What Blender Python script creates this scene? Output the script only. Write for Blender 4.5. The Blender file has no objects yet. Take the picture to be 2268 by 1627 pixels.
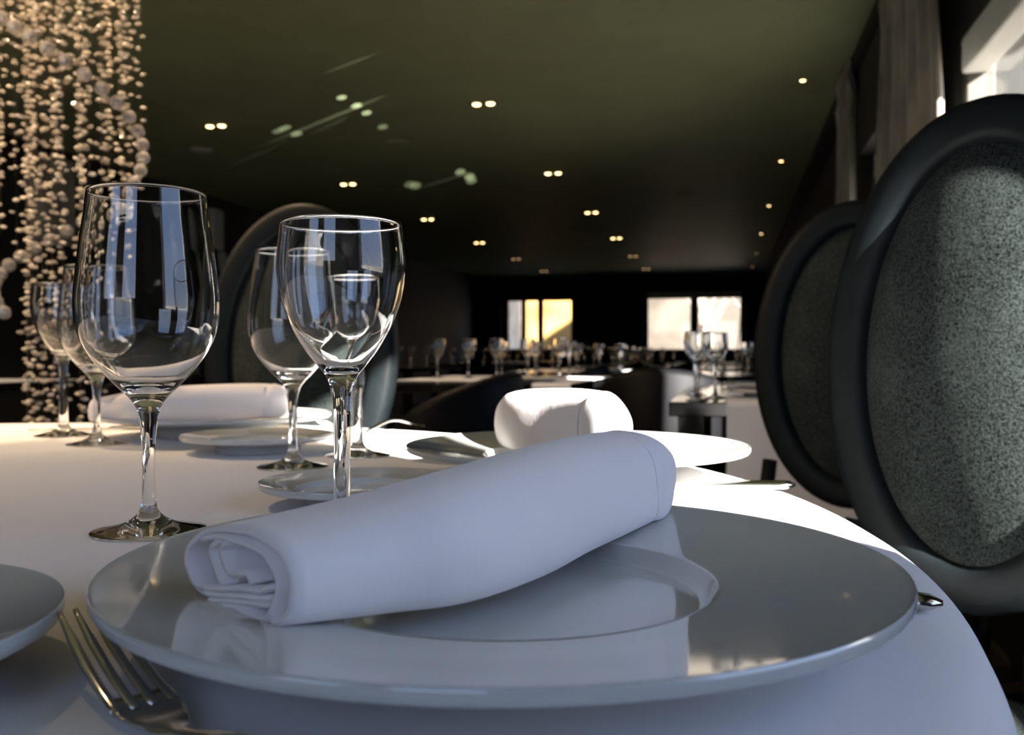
import bpy, bmesh, math, random
from mathutils import Vector, Matrix
random.seed(7)
PI = math.pi
S = bpy.context.scene
COL = S.collection
# ------------------------------------------------------------------ camera frame
F = 2100.0; YAW = math.radians(12.9); CZ = 0.864; TZ = 0.75; HC = 1.65
PITCH = math.atan2(30.5, F)
cs, sn = math.cos(YAW), math.sin(YAW)
def W(x, d, z=0.0):                       # camera-levelled (right, ahead) metres -> room
    return Vector((x*cs - d*sn, x*sn + d*cs, z))
def ray(px, py):
    x = (px-1134)/F; y = -(py-813.5)/F
    fw = math.cos(PITCH) + y*math.sin(PITCH); up = -math.sin(PITCH) + y*math.cos(PITCH)
    return x/fw, up/fw
def at(px, py, z):                        # where a photograph pixel meets the horizontal plane z
    a, e = ray(px, py); d = (z-CZ)/e
    return W(a*d, d, z)
def atd(px, py, d):
    a, e = ray(px, py)
    return W(a*d, d, CZ+e*d)

cam = bpy.data.cameras.new('camera'); co = bpy.data.objects.new('camera', cam); COL.objects.link(co)
co.location = (0, 0, CZ); co.rotation_euler = (PI/2-PITCH, 0, YAW)
cam.sensor_width = 36; cam.lens = F/2268*36; cam.clip_start = 0.02; cam.clip_end = 200
cam.dof.use_dof = True; cam.dof.focus_distance = 0.50; cam.dof.aperture_fstop = 13
S.camera = co

# ------------------------------------------------------------------ materials
def new_mat(name):
    m = bpy.data.materials.new(name); m.use_nodes = True
    nt = m.node_tree; nt.nodes.clear()
    out = nt.nodes.new('ShaderNodeOutputMaterial')
    return m, nt, out
def pbr(name, col, rough=0.5, metal=0.0, spec=0.5, sheen=0.0, coat=0.0, var=0.0, vscale=20, bump=0.0, bscale=200, trans=0.0,
        ior=1.5, stretch=None, sss=0.0, sheen_rough=0.4, sheen_tint=None, bumpdist=0.001, kind='noise'):
    m, nt, out = new_mat(name)
    b = nt.nodes.new('ShaderNodeBsdfPrincipled'); nt.links.new(b.outputs[0], out.inputs[0])
    b.inputs['Base Color'].default_value = (*col, 1); b.inputs['Roughness'].default_value = rough
    b.inputs['Metallic'].default_value = metal; b.inputs['Specular IOR Level'].default_value = spec
    b.inputs['IOR'].default_value = ior
    b.inputs['Sheen Weight'].default_value = sheen; b.inputs['Sheen Roughness'].default_value = sheen_rough
    if sheen_tint: b.inputs['Sheen Tint'].default_value = (*sheen_tint, 1)
    b.inputs['Coat Weight'].default_value = coat; b.inputs['Coat Roughness'].default_value = 0.04
    b.inputs['Transmission Weight'].default_value = trans
    tc = nt.nodes.new('ShaderNodeTexCoord'); mp = nt.nodes.new('ShaderNodeMapping')
    nt.links.new(tc.outputs['Object'], mp.inputs[0])
    if stretch: mp.inputs['Scale'].default_value = stretch
    if var > 0:
        n = nt.nodes.new('ShaderNodeTexNoise'); n.inputs['Scale'].default_value = vscale; n.inputs['Detail'].default_value = 5
        r = nt.nodes.new('ShaderNodeValToRGB')
        r.color_ramp.elements[0].position = 0.3; r.color_ramp.elements[1].position = 0.7
        r.color_ramp.elements[0].color = (*[c*(1-var) for c in col], 1)
        r.color_ramp.elements[1].color = (*[min(1, c*(1+var)) for c in col], 1)
        nt.links.new(mp.outputs[0], n.inputs[0]); nt.links.new(n.outputs[0], r.inputs[0]); nt.links.new(r.outputs[0], b.inputs['Base Color'])
    if bump > 0:
        n = nt.nodes.new('ShaderNodeTexNoise'); n.inputs['Scale'].default_value = bscale; n.inputs['Detail'].default_value = 3
        nt.links.new(mp.outputs[0], n.inputs[0])
        bp = nt.nodes.new('ShaderNodeBump'); bp.inputs['Strength'].default_value = bump; bp.inputs['Distance'].default_value = bumpdist
        nt.links.new(n.outputs[0], bp.inputs['Height']); nt.links.new(bp.outputs[0], b.inputs['Normal'])
    return m
def cloth_mat(name, col, weave=1800):
    m, nt, out = new_mat(name)
    b = nt.nodes.new('ShaderNodeBsdfPrincipled'); nt.links.new(b.outputs[0], out.inputs[0])
    b.inputs['Base Color'].default_value = (*col, 1); b.inputs['Roughness'].default_value = 0.85
    b.inputs['Sheen Weight'].default_value = 0.25; b.inputs['Specular IOR Level'].default_value = 0.25
    tc = nt.nodes.new('ShaderNodeTexCoord')
    prev = None
    for ax, sc in ((0, weave), (1, weave)):
        w = nt.nodes.new('ShaderNodeTexWave'); w.bands_direction = 'XY'[ax]; w.inputs['Scale'].default_value = sc/20
        w.inputs['Distortion'].default_value = 1.5; w.inputs['Detail'].default_value = 2
        nt.links.new(tc.outputs['Object'], w.inputs[0])
        bp = nt.nodes.new('ShaderNodeBump'); bp.inputs['Strength'].default_value = 0.12; bp.inputs['Distance'].default_value = 0.0002
        nt.links.new(w.outputs[1], bp.inputs['Height'])
        if prev: nt.links.new(prev.outputs[0], bp.inputs['Normal'])
        prev = bp
    n = nt.nodes.new('ShaderNodeTexNoise'); n.inputs['Scale'].default_value = 22; n.inputs['Detail'].default_value = 3
    nt.links.new(tc.outputs['Object'], n.inputs[0])
    bp = nt.nodes.new('ShaderNodeBump'); bp.inputs['Strength'].default_value = 0.35; bp.inputs['Distance'].default_value = 0.0025
    nt.links.new(n.outputs[0], bp.inputs['Height']); nt.links.new(prev.outputs[0], bp.inputs['Normal'])
    nt.links.new(bp.outputs[0], b.inputs['Normal'])
    return m
def emis(name, col, st):
    m, nt, out = new_mat(name); e = nt.nodes.new('ShaderNodeEmission')
    e.inputs[0].default_value = (*col, 1); e.inputs[1].default_value = st; nt.links.new(e.outputs[0], out.inputs[0]); return m
def glass_mat(name, col=(1, 1, 1), rough=0.0, ior=1.5):
    m, nt, out = new_mat(name); g = nt.nodes.new('ShaderNodeBsdfGlass')
    g.inputs['Color'].default_value = (*col, 1); g.inputs['Roughness'].default_value = rough; g.inputs['IOR'].default_value = ior
    nt.links.new(g.outputs[0], out.inputs[0]); return m
def pane_mat(name):
    m, nt, out = new_mat(name); t = nt.nodes.new('ShaderNodeBsdfTransparent'); g = nt.nodes.new('ShaderNodeBsdfGlossy')
    g.inputs['Roughness'].default_value = 0.0
    lw = nt.nodes.new('ShaderNodeLayerWeight'); pw = nt.nodes.new('ShaderNodeMath'); pw.operation = 'POWER'; pw.inputs[1].default_value = 5.0
    fr = nt.nodes.new('ShaderNodeMath'); fr.operation = 'MULTIPLY_ADD'; fr.inputs[1].default_value = 0.9; fr.inputs[2].default_value = 0.04
    nt.links.new(lw.outputs['Facing'], pw.inputs[0]); nt.links.new(pw.outputs[0], fr.inputs[0]); mx = nt.nodes.new('ShaderNodeMixShader')
    nt.links.new(fr.outputs[0], mx.inputs[0]); nt.links.new(t.outputs[0], mx.inputs[1]); nt.links.new(g.outputs[0], mx.inputs[2])
    nt.links.new(mx.outputs[0], out.inputs[0]); return m

M = {}
M['cloth'] = cloth_mat('white_tablecloth', (0.78, 0.76, 0.76))
M['napkin'] = cloth_mat('white_napkin', (0.87, 0.82, 0.81), 2600)
M['porcelain'] = pbr('porcelain', (0.55, 0.56, 0.53), rough=0.10, spec=0.7, coat=0.6, bump=0.04, bscale=35, bumpdist=0.0006)
M['glass'] = glass_mat('clear_glass', (0.985, 0.99, 0.99))
M['steel'] = pbr('cutlery_steel', (0.62, 0.61, 0.56), rough=0.13, metal=1.0, bump=0.05, bscale=90)
M['chair_frame'] = pbr('black_lacquer', (0.005, 0.007, 0.008), rough=0.5, spec=0.09, var=0.2, vscale=30)
def velvet():
    m, nt, out = new_mat('charcoal_velvet')
    b = nt.nodes.new('ShaderNodeBsdfPrincipled'); nt.links.new(b.outputs[0], out.inputs[0])
    b.inputs['Roughness'].default_value = 0.9; b.inputs['Specular IOR Level'].default_value = 0.03
    b.inputs['Sheen Weight'].default_value = 0.0; b.inputs['Sheen Roughness'].default_value = 0.4
    tc = nt.nodes.new('ShaderNodeTexCoord')
    n = nt.nodes.new('ShaderNodeTexNoise'); n.inputs['Scale'].default_value = 420; n.inputs['Detail'].default_value = 4
    n2 = nt.nodes.new('ShaderNodeTexNoise'); n2.inputs['Scale'].default_value = 14; n2.inputs['Detail'].default_value = 4
    r = nt.nodes.new('ShaderNodeValToRGB'); r.color_ramp.elements[0].position = 0.35; r.color_ramp.elements[1].position = 0.68
    r.color_ramp.elements[0].color = (0.001, 0.0015, 0.0015, 1); r.color_ramp.elements[1].color = (0.040, 0.049, 0.047, 1)
    mx = nt.nodes.new('ShaderNodeMix'); mx.data_type = 'FLOAT'; mx.inputs[0].default_value = 0.22
    nt.links.new(tc.outputs['Object'], n.inputs[0]); nt.links.new(tc.outputs['Object'], n2.inputs[0])
    nt.links.new(n.outputs[0], mx.inputs[2]); nt.links.new(n2.outputs[0], mx.inputs[3])
    nt.links.new(mx.outputs[0], r.inputs[0]); nt.links.new(r.outputs[0], b.inputs['Base Color'])
    bp = nt.nodes.new('ShaderNodeBump'); bp.inputs['Strength'].default_value = 0.7; bp.inputs['Distance'].default_value = 0.001
    nt.links.new(n.outputs[0], bp.inputs['Height']); nt.links.new(bp.outputs[0], b.inputs['Normal'])
    return m
M['velvet'] = velvet()
M['leather'] = pbr('black_leather', (0.004, 0.004, 0.005), rough=0.55, spec=0.12, bump=0.2, bscale=160)
M['ceiling'] = pbr('olive_ceiling', (0.325, 0.36, 0.205), rough=0.6, spec=0.2, var=0.06, vscale=3, bump=0.05, bscale=12)
M['wall'] = pbr('dark_wall', (0.013, 0.014, 0.011), rough=0.7, var=0.15, vscale=4, bump=0.2, bscale=60)
M['floor'] = pbr('dark_floor', (0.018, 0.015, 0.012), rough=0.16, spec=0.6, var=0.3, vscale=6, stretch=(1, 8, 1))
M['white_frame'] = pbr('white_window_frame', (0.62, 0.64, 0.64), rough=0.4, var=0.03, vscale=8)
M['grey_frame'] = pbr('dark_window_frame', (0.05, 0.045, 0.035), rough=0.5)
M['blind'] = pbr('roller_blind', (0.42, 0.43, 0.40), rough=0.6, var=0.1, vscale=10)
M['pane'] = pane_mat('window_pane')
M['curtain'] = pbr('crushed_velvet_curtain', (0.26, 0.24, 0.20), rough=0.6, sheen=0.5, var=0.45, vscale=9, bump=0.6, bscale=45, bumpdist=0.004, stretch=(1, 1, 0.35))
M['dark_curtain'] = pbr('dark_curtain', (0.020, 0.020, 0.016), rough=0.8, var=0.3, vscale=7, bump=0.3, bscale=30)
M['table_black'] = pbr('black_gloss_table', (0.006, 0.006, 0.006), rough=0.07, spec=0.4)
M['bulb'] = emis('warm_lamp', (1.0, 0.70, 0.30), 7.0)
M['bulb_dim'] = emis('warm_lamp_far', (1.0, 0.62, 0.28), 1.1)
M['fixture'] = pbr('fixture_metal', (0.10, 0.10, 0.08), rough=0.4)
M['bead'] = pbr('amber_bead', (0.66, 0.58, 0.46), rough=0.22, spec=0.9, coat=0.5, var=0.5, vscale=25)
M['crystal'] = pbr('crystal_ball', (0.80, 0.76, 0.72), rough=0.06, spec=0.8, trans=0.75, coat=0.8, ior=1.6)
M['wire'] = pbr('wire', (0.2, 0.2, 0.18), rough=0.3, metal=0.8)
M['sconce'] = pbr('pale_sconce_glass', (0.35, 0.36, 0.34), rough=0.5)
M['picture'] = pbr('pale_reflection_panel', (0.30, 0.29, 0.24), rough=0.5, var=0.7, vscale=2.2)  # pale mottling painted as a blurred window reflection

# ------------------------------------------------------------------ mesh helpers
def link(name, verts, faces, mat, parent=None, smooth=True, mods=()):
    me = bpy.data.meshes.new(name); me.from_pydata([tuple(v) for v in verts], [], faces); me.update()
    bm = bmesh.new(); bm.from_mesh(me); bmesh.ops.recalc_face_normals(bm, faces=bm.faces); bm.to_mesh(me); bm.free()
    if smooth: me.shade_smooth()
    me.materials.append(mat)
    o = bpy.data.objects.new(name, me); COL.objects.link(o)
    if parent: o.parent = parent
    return o
def tag(o, label=None, cat=None, group=None, kind=None):
    if label: o['label'] = label
    if cat: o['category'] = cat
    if group: o['group'] = group
    if kind: o['kind'] = kind
    return o
def empty(name, loc=(0, 0, 0), rz=0):
    o = bpy.data.objects.new(name, None); COL.objects.link(o); o.empty_display_size = 0.05
    o.location = loc; o.rotation_euler = (0, 0, rz); return o
def copy_tree(o, parent=None):
    c = o.copy(); COL.objects.link(c)
    if parent: c.parent = parent
    for ch in [x for x in bpy.data.objects if x.parent == o]: copy_tree(ch, c)
    return c
class MB:
    def __init__(s): s.v = []; s.f = []
    def add(s, v, f):
        n = len(s.v); s.v += [Vector(p) for p in v]; s.f += [tuple(i+n for i in q) for q in f]; return s
    def box(s, a, b):
        x0, y0, z0 = a; x1, y1, z1 = b
        return s.add([(x0, y0, z0), (x1, y0, z0), (x1, y1, z0), (x0, y1, z0), (x0, y0, z1), (x1, y0, z1), (x1, y1, z1), (x0, y1, z1)],
                     [(0, 3, 2, 1), (4, 5, 6, 7), (0, 1, 5, 4), (1, 2, 6, 5), (2, 3, 7, 6), (3, 0, 4, 7)])
    def tube(s, pts, rad, n=10):
        pts = [Vector(p) for p in pts]; rs = rad if isinstance(rad, (list, tuple)) else [rad]*len(pts)
        vs = []; up = Vector((0, 0, 1))
        for i, p in enumerate(pts):
            t = (pts[min(i+1, len(pts)-1)] - pts[max(i-1, 0)]).normalized()
            a = t.cross(up if abs(t.z) < 0.95 else Vector((1, 0, 0))).normalized(); b = t.cross(a)
            for k in range(n):
                q = 2*PI*k/n; vs.append(p + (a*math.cos(q) + b*math.sin(q))*rs[i])
        fs = [(i*n+k, i*n+(k+1) % n, (i+1)*n+(k+1) % n, (i+1)*n+k) for i in range(len(pts)-1) for k in range(n)]
        fs += [tuple(range(n)), tuple((len(pts)-1)*n+k for k in range(n))]
        return s.add(vs, fs)
    def lathe(s, prof, n=48, c=(0, 0, 0)):        # prof: (r, z), r==0 allowed at the ends
        vs = []; idx = []
        for r, z in prof:
            if r < 1e-7: idx.append([len(vs)]*n); vs.append((c[0], c[1], c[2]+z))
            else:
                idx.append(list(range(len(vs), len(vs)+n)))
                for k in range(n): vs.append((c[0]+r*math.cos(2*PI*k/n), c[1]+r*math.sin(2*PI*k/n), c[2]+z))
        fs = []
        for i in range(len(prof)-1):
            for k in range(n):
                q = [idx[i][k], idx[i][(k+1) % n], idx[i+1][(k+1) % n], idx[i+1][k]]
                u = []
                for t in q:
                    if t not in u: u.append(t)
                if len(u) > 2: fs.append(tuple(u))
        return s.add(vs, fs)
    def loft(s, rings, cap=True):
        n = len(rings[0]); vs = [p for r in rings for p in r]
        fs = [(i*n+k, i*n+(k+1) % n, (i+1)*n+(k+1) % n, (i+1)*n+k) for i in range(len(rings)-1) for k in range(n)]
        if cap: fs += [tuple(range(n)), tuple((len(rings)-1)*n+k for k in range(n))]
        return s.add(vs, fs)
    def build(s, name, mat, parent=None, smooth=True): return link(name, s.v, s.f, mat, parent, smooth)
def bevel(o, w=0.004, seg=2):
    m = o.modifiers.new('bevel', 'BEVEL'); m.width = w; m.segments = seg; m.limit_method = 'ANGLE'; m.harden_normals = False; return o
def subd(o, l=1):
    m = o.modifiers.new('subdiv', 'SUBSURF'); m.levels = l; m.render_levels = l; return o
def catmull(pts, k=6):
    out = []; P = [Vector(p) for p in pts]
    for i in range(len(P)-1):
        p0 = P[max(i-1, 0)]; p1 = P[i]; p2 = P[i+1]; p3 = P[min(i+2, len(P)-1)]
        for j in range(k):
            t = j/k; out.append(0.5*((2*p1) + (p2-p0)*t + (2*p0-5*p1+4*p2-p3)*t*t + (3*p1-3*p2+p3-p0)*t**3))
    out.append(P[-1]); return out
def struct(o): o['kind'] = 'structure'; return o

# ------------------------------------------------------------------ room shell
XR, XL, YF, YN, ZT = 0.76, -5.3, 19.8, -1.7, CZ+HC
struct(MB().box((XL-0.3, YN-0.3, -0.1), (XR+0.3, YF+0.3, 0)).build('floor', M['floor'], smooth=False))
struct(MB().box((XL-0.3, YN-0.3, ZT), (XR+0.24, YF+0.24, ZT+0.12)).build('ceiling', M['ceiling'], smooth=False))
struct(MB().box((XL-0.25, YN-0.25, 0), (XL, YF+0.25, ZT)).build('wall_left', M['wall'], smooth=False))
def wall_x(name, y0, y1, x0, x1, wins):          # wall running along X between y0 and y1; wins: (xa, xb, za, zb)
    mb = MB(); x = x0
    for xa, xb, za, zb in sorted(wins):
        mb.box((x, y0, 0), (xa, y1, ZT)); mb.box((xa, y0, 0), (xb, y1, za)); mb.box((xa, y0, zb), (xb, y1, ZT)); x = xb
    mb.box((x, y0, 0), (x1, y1, ZT)); return struct(mb.build(name, M['wall'], smooth=False))
def wall_y(name, x0, x1, y0, y1, wins):
    mb = MB(); y = y0
    for ya, yb, za, zb in sorted(wins):
        mb.box((x0, y, 0), (x1, ya, ZT)); mb.box((x0, ya, 0), (x1, yb, za)); mb.box((x0, ya, zb), (x1, yb, ZT)); y = yb
    mb.box((x0, y, 0), (x1, y1, ZT)); return struct(mb.build(name, M['wall'], smooth=False))
ZH, ZS = 1.94, 0.78
farw = [(-4.70, -3.22, 0.93, 2.04), (-1.68, 0.26, 0.93, 2.14)]
wall_x('wall_far', YF, YF+0.25, XL, XR+0.25, farw)
nearw = [(-2.05, -1.05, 1.02, 2.3), (-0.62, 0.32, 1.02, 2.3)]
wall_x('wall_near', YN-0.25, YN, XL, XR+0.25, nearw)
SW = [(-0.225, 0.75, ZS, ZH), (2.56, 3.50, ZS, ZH), (4.62, 5.45, ZS, ZH)]
wall_y('wall_right', XR, XR+0.25, YN, YF, SW)
wn = [0]
def window(frame_boxes, pane_boxes, mat, extra=()):
    wn[0] += 1
    e = struct(empty('window_%d' % wn[0], Vector(frame_boxes[0][0])))
    def loc(bs): return [(Vector(a)-e.location, Vector(b)-e.location) for a, b in bs]
    mb = MB()
    for a, b in loc(frame_boxes): mb.box(a, b)
    bevel(mb.build('window_frame', mat, e, smooth=False), 0.006)
    for a, b in loc(pane_boxes): MB().box(a, b).build('window_pane', M['pane'], e, smooth=False)
    for nm, a, b, m in extra:
        a, b = loc([(a, b)])[0]; bevel(MB().box(a, b).build(nm, m, e, smooth=False), 0.01)
    return e
def side_window(ya, yb, posts, head=0.14, low_frame=0.05):
    x0, x1 = XR+0.0, XR+0.10
    jw = 0.22 if ya > 2 and ya < 3 else 0.05
    fr = [((x0, ya, ZS), (x1, yb, ZS+low_frame)), ((x0, ya, ZH-head*0.25), (x1, yb, ZH)), ((x0+0.01, ya, ZS), (x1, ya+jw, ZH)), ((x0+0.01, yb-0.06, ZS), (x1, yb, ZH))]
    for p in posts: fr.append(((x0+0.0, p-0.06, ZS), (x1, p+0.06, ZH)))
    ex = [('blind_box', (x0-0.005, ya+0.05, ZH-head), (x1-0.02, yb-0.05, ZH-0.02), M['white_frame'])]
    return window(fr, [((x1-0.03, ya+0.05, ZS), (x1-0.024, yb-0.05, ZH-head))], M['grey_frame'] if 2 < ya < 3 else M['white_frame'], ex)
side_window(-0.225, 0.75, [])
side_window(2.56, 3.50, [])
for ya, yb, *_ in SW[2:]: side_window(ya, yb, [(ya+yb)/2] if yb-ya > 1.5 else [])
# far windows
y0, y1 = YF+0.02, YF+0.10
window([((-4.70, y0, 0.93), (-4.62, y1, 2.04)), ((-3.98, y0, 0.93), (-3.86, y1, 2.04)), ((-3.26, y0, 0.93), (-3.22, y1, 2.04)), ((-4.70, y0, 1.99), (-3.22, y1, 2.04)), ((-4.70, y0, 0.93), (-3.22, y1, 0.97)),
        ((-4.34, y0, 0.93), (-4.24, y1, 2.04))],
       [((-4.64, y0+0.03, 0.95), (-3.24, y0+0.036, 2.02))], M['grey_frame'])
window([((-1.68, y0, 0.93), (-1.64, y1, 2.14)), ((-0.78, y0, 0.93), (-0.62, y1, 2.14)), ((0.22, y0, 0.93), (0.26, y1, 2.14)), ((-1.68, y0, 0.93), (0.26, y1, 0.96))],
       [((-1.66, y0+0.03, 0.94), (0.24, y0+0.036, 2.02))], M['grey_frame'],
       [('blind_box', (-1.66, YF-0.06, 2.0), (0.24, YF+0.08, 2.14), M['blind'])])
# windows behind the table, seen in the glasses
for xa, xb, za, zb in nearw:
    yy = YN-0.12
    window([((xa, yy, za), (xa+0.05, yy+0.06, zb)), ((xb-0.05, yy, za), (xb, yy+0.06, zb)), ((xa, yy, zb-0.05), (xb, yy+0.06, zb)), ((xa, yy, za), (xb, yy+0.06, za+0.05))],
           [((xa+0.04, yy+0.02, za+0.04), (xb-0.04, yy+0.025, zb-0.04))], M['grey_frame'])
struct(MB().box((XR-0.10, YN, ZT-0.09), (XR-0.0005, YF, ZT-0.0005)).build('trim_1', M['wall'], smooth=False))

# ------------------------------------------------------------------ outdoors
def ramp_mat(name, cols, scale, rough=0.9, detail=6):
    m, nt, out = new_mat(name); b = nt.nodes.new('ShaderNodeBsdfPrincipled'); nt.links.new(b.outputs[0], out.inputs[0])
    b.inputs['Roughness'].default_value = rough
    n = nt.nodes.new('ShaderNodeTexNoise'); n.inputs['Scale'].default_value = scale; n.inputs['Detail'].default_value = detail
    tc = nt.nodes.new('ShaderNodeTexCoord'); nt.links.new(tc.outputs['Object'], n.inputs[0])
    r = nt.nodes.new('ShaderNodeValToRGB'); nt.links.new(n.outputs[0], r.inputs[0]); nt.links.new(r.outputs[0], b.inputs['Base Color'])
    r.color_ramp.elements[0].position = 0.35; r.color_ramp.elements[0].color = (*cols[0], 1)
    r.color_ramp.elements[1].position = 0.65; r.color_ramp.elements[1].color = (*cols[1], 1)
    return m
M['ground'] = ramp_mat('dry_ground', ((0.16, 0.125, 0.085), (0.24, 0.20, 0.145)), 0.8)
M['slope'] = ramp_mat('dry_slope', ((0.045, 0.033, 0.020), (0.095, 0.078, 0.055)), 0.5)
M['ochre'] = ramp_mat('ochre_wall', ((0.26, 0.12, 0.018), (0.50, 0.29, 0.08)), 1.2)
M['stone'] = ramp_mat('brown_stone', ((0.05, 0.042, 0.032), (0.12, 0.10, 0.08)), 4)
M['soffit'] = ramp_mat('orange_wood', ((0.22, 0.09, 0.025), (0.32, 0.15, 0.05)), 3)
M['backdrop'] = ramp_mat('dark_backdrop', ((0.004, 0.006, 0.008), (0.014, 0.018, 0.022)), 2)  # shade put into the colour: near black although the sun reaches it
M['bark'] = ramp_mat('pale_bark', ((0.16, 0.13, 0.10), (0.30, 0.27, 0.22)), 6)
struct(MB().box((-60, -40, -0.6), (60, 80, -0.3)).build('ground', M['ground'], smooth=False))
vs = []; fs = []; nx = 40; ny = 14
for j in range(ny):
    for i in range(nx):
        x = -22+36*i/(nx-1); t = j/(ny-1); y = 30+14*t
        vs.append((x, y+0.8*math.sin(x*0.7+j), -0.35+9*t**1.15+0.35*math.sin(x*1.3+j*2.1)*t))
for j in range(ny-1):
    for i in range(nx-1): fs.append((j*nx+i, j*nx+i+1, (j+1)*nx+i+1, (j+1)*nx+i))
o = link('hillside', vs, fs, M['slope']); tag(o, 'dry sunlit brown hillside seen through the far windows', 'hillside', kind='structure')
e = tag(empty('ochre_building', (-4.28, 24.5, -0.3)), 'sunlit ochre building outside the left far window', 'building')
MB().box((-1.0, 0, 0), (2.0, 3, 4.5)).build('wall', M['ochre'], e, smooth=False)
MB().box((-1.3, -0.5, 4.5), (2.3, 3.4, 4.7)).build('roof', M['stone'], e, smooth=False)
fr = bevel(MB().box((0.42, -0.05, 2.2), (0.8, 0.02, 2.55)).build('window', M['soffit'], e, smooth=False), 0.01)
MB().box((0.46, -0.06, 2.25), (0.76, -0.04, 2.5)).build('pane', M['table_black'], fr, smooth=False)
e = tag(empty('dark_backdrop', (-8.5, 23.2, -0.3)), 'dark blue-grey shed added to darken the leftmost far pane', 'building')  # made-up block, its dark colour gives the pane a shaded view
MB().box((0, 0, 0), (3.12, 1.2, 3.6)).build('wall', M['backdrop'], e, smooth=False)
MB().box((-0.2, -0.2, 3.6), (3.2, 1.4, 3.75)).build('roof', M['backdrop'], e, smooth=False)
def bare_tree(x, y, h, seed, label):
    rnd = random.Random(seed); e = tag(empty('bare_tree', (x, y, -0.3)), label, 'tree', 'bare trees on the slope outside')
    t = MB(); lean = rnd.uniform(-0.12, 0.12)
    trunk = [(lean*h*k/6+0.05*math.sin(k), 0.05*math.cos(k*2), h*k/6) for k in range(7)]
    t.tube(trunk, [0.13*(1-k/7.5) for k in range(7)], 8); t.build('trunk', M['bark'], e)
    b = MB()
    for q in range(16):
        k = rnd.randint(2, 5); p = Vector(trunk[k]); a = rnd.uniform(0, 2*PI); L = rnd.uniform(0.8, 1.8)
        d = Vector((math.cos(a), 0.5*math.sin(a), rnd.uniform(0.5, 1.2))).normalized()
        pts = [p + d*L*s/4 + Vector((0, 0, 0.06*s*s)) for s in range(5)]
        b.tube(pts, [0.035, 0.028, 0.02, 0.013, 0.006], 5)
    b.build('branches', M['bark'], e)
bare_tree(-0.6, 26.5, 5, 1, 'pale bare tree outside the right far window, left pane')
bare_tree(0.1, 25, 4.5, 2, 'bare tree close outside the right far window, right pane')
bare_tree(-0.6, 28.5, 6, 3, 'bare tree behind the mullion of the right far window')
# stone annex with timber eave to the right, seen through the near side window
e = tag(empty('stone_building', (3.2, 6.0, -0.3)), 'tall brown stone building outside the near side window', 'building')
MB().box((0, 0, 0), (1.0, 14, 6.8)).build('wall', M['stone'], e, smooth=False)
for k in range(2):
    f_ = MB().box((-0.04, 1.5+k*3.2, 3.6), (0.02, 2.6+k*3.2, 5.2)).build('window', M['soffit'], e, smooth=False)
    MB().box((-0.05, 1.6+k*3.2, 3.7), (-0.03, 2.5+k*3.2, 5.1)).build('pane', M['table_black'], f_, smooth=False)
e = struct(empty('trim_3', (1.011, -3.0, 2.45)))
MB().box((0, 0, 0.05), (0.84, 22, 0.09)).build('boards', M['soffit'], e, smooth=False)
for k in range(20): MB().box((0, 0.2+k*1.1, 0), (0.80, 0.28+k*1.1, 0.0498)).build('rafter', M['soffit'], e, smooth=False)

# ------------------------------------------------------------------ ceiling lamps
pairs = [(478, 278), (1071, 229), (771, 407), (1225, 383), (947, 485), (1310, 470), (1062, 537), (1365, 527), (1143, 573), (1402, 567), (1205, 600), (1431, 595)]
singles = [(1778, 177), (1730, 356), (1703, 455), (1686, 517), (1675, 560), (1666, 590)]
def fixture_pair(loc, dim):
    e = empty('recessed_downlight', loc)
    h = MB().box((-0.095, -0.045, -0.004), (0.095, 0.045, 0.0)).build('housing', M['fixture'], e, smooth=False); bevel(h, 0.003)
    for s in (-1, 1):
        MB().lathe([(0, -0.012), (0.018, -0.011), (0.026, -0.006), (0.027, -0.003)], 20, (s*0.047, 0, 0)).build('lamp', M['bulb_dim'] if dim else M['bulb'], e)
    return e
def fixture_single(loc, dim):
    e = empty('recessed_spotlight', loc)
    MB().lathe([(0.03, 0), (0.03, -0.004), (0.018, -0.005), (0.016, 0)], 20).build('rim', M['fixture'], e)
    MB().lathe([(0, -0.008), (0.012, -0.007), (0.016, -0.003)], 16).build('lamp', M['bulb_dim'] if dim else M['bulb'], e)
    return e
rows = ['nearest', 'second', 'third', 'fourth', 'fifth', 'farthest']
for i, (px, py) in enumerate(pairs):
    p = at(px, py, ZT); col = 'left' if i % 2 == 0 else 'middle'
    tag(fixture_pair(p, i > 7), 'twin warm recessed downlight, %s of the %s row on the ceiling' % (rows[i//2], col), 'ceiling light', 'twin ceiling downlights')
for i, (px, py) in enumerate(singles):
    tag(fixture_single(at(px, py, ZT), i > 3), 'small single warm spotlight, %s of the row along the window wall' % rows[i], 'ceiling light', 'single ceiling spotlights')
p0 = at(1071, 229, ZT); p1 = at(1225, 383, ZT); stp = p0-p1
q0 = at(478, 278, ZT); s0 = at(1778, 177, ZT)
for k, base in enumerate((q0, p0)):
    for j in (1, 2, 3):
        p = base + stp*j
        if p.y > YN+0.2: tag(fixture_pair(p, False), 'twin warm recessed downlight above the camera, outside the picture', 'ceiling light', 'downlights overhead')
def spot(loc, energy, col, size, blend=0.6, rad=0.03, target=None, rot=None):
    l = bpy.data.lights.new('lamp_light', 'SPOT'); l.energy = energy; l.color = col; l.spot_size = size; l.spot_blend = blend; l.shadow_soft_size = rad
    o = bpy.data.objects.new('lamp_light', l); COL.objects.link(o); o.location = loc
    if target is not None:
        d = (Vector(target)-Vector(loc)).normalized(); o.rotation_euler = d.to_track_quat('-Z', 'Y').to_euler()
    return o
WARM = (1.0, 0.72, 0.45)
for k, base in enumerate((q0, p0)):
    for j in (0, 1, 2):
        p = base + stp*j
        if p.y > YN+0.2: spot(p+Vector((0, 0, -0.02)), 66, WARM, 1.7, 0.8, 0.025)
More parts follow.
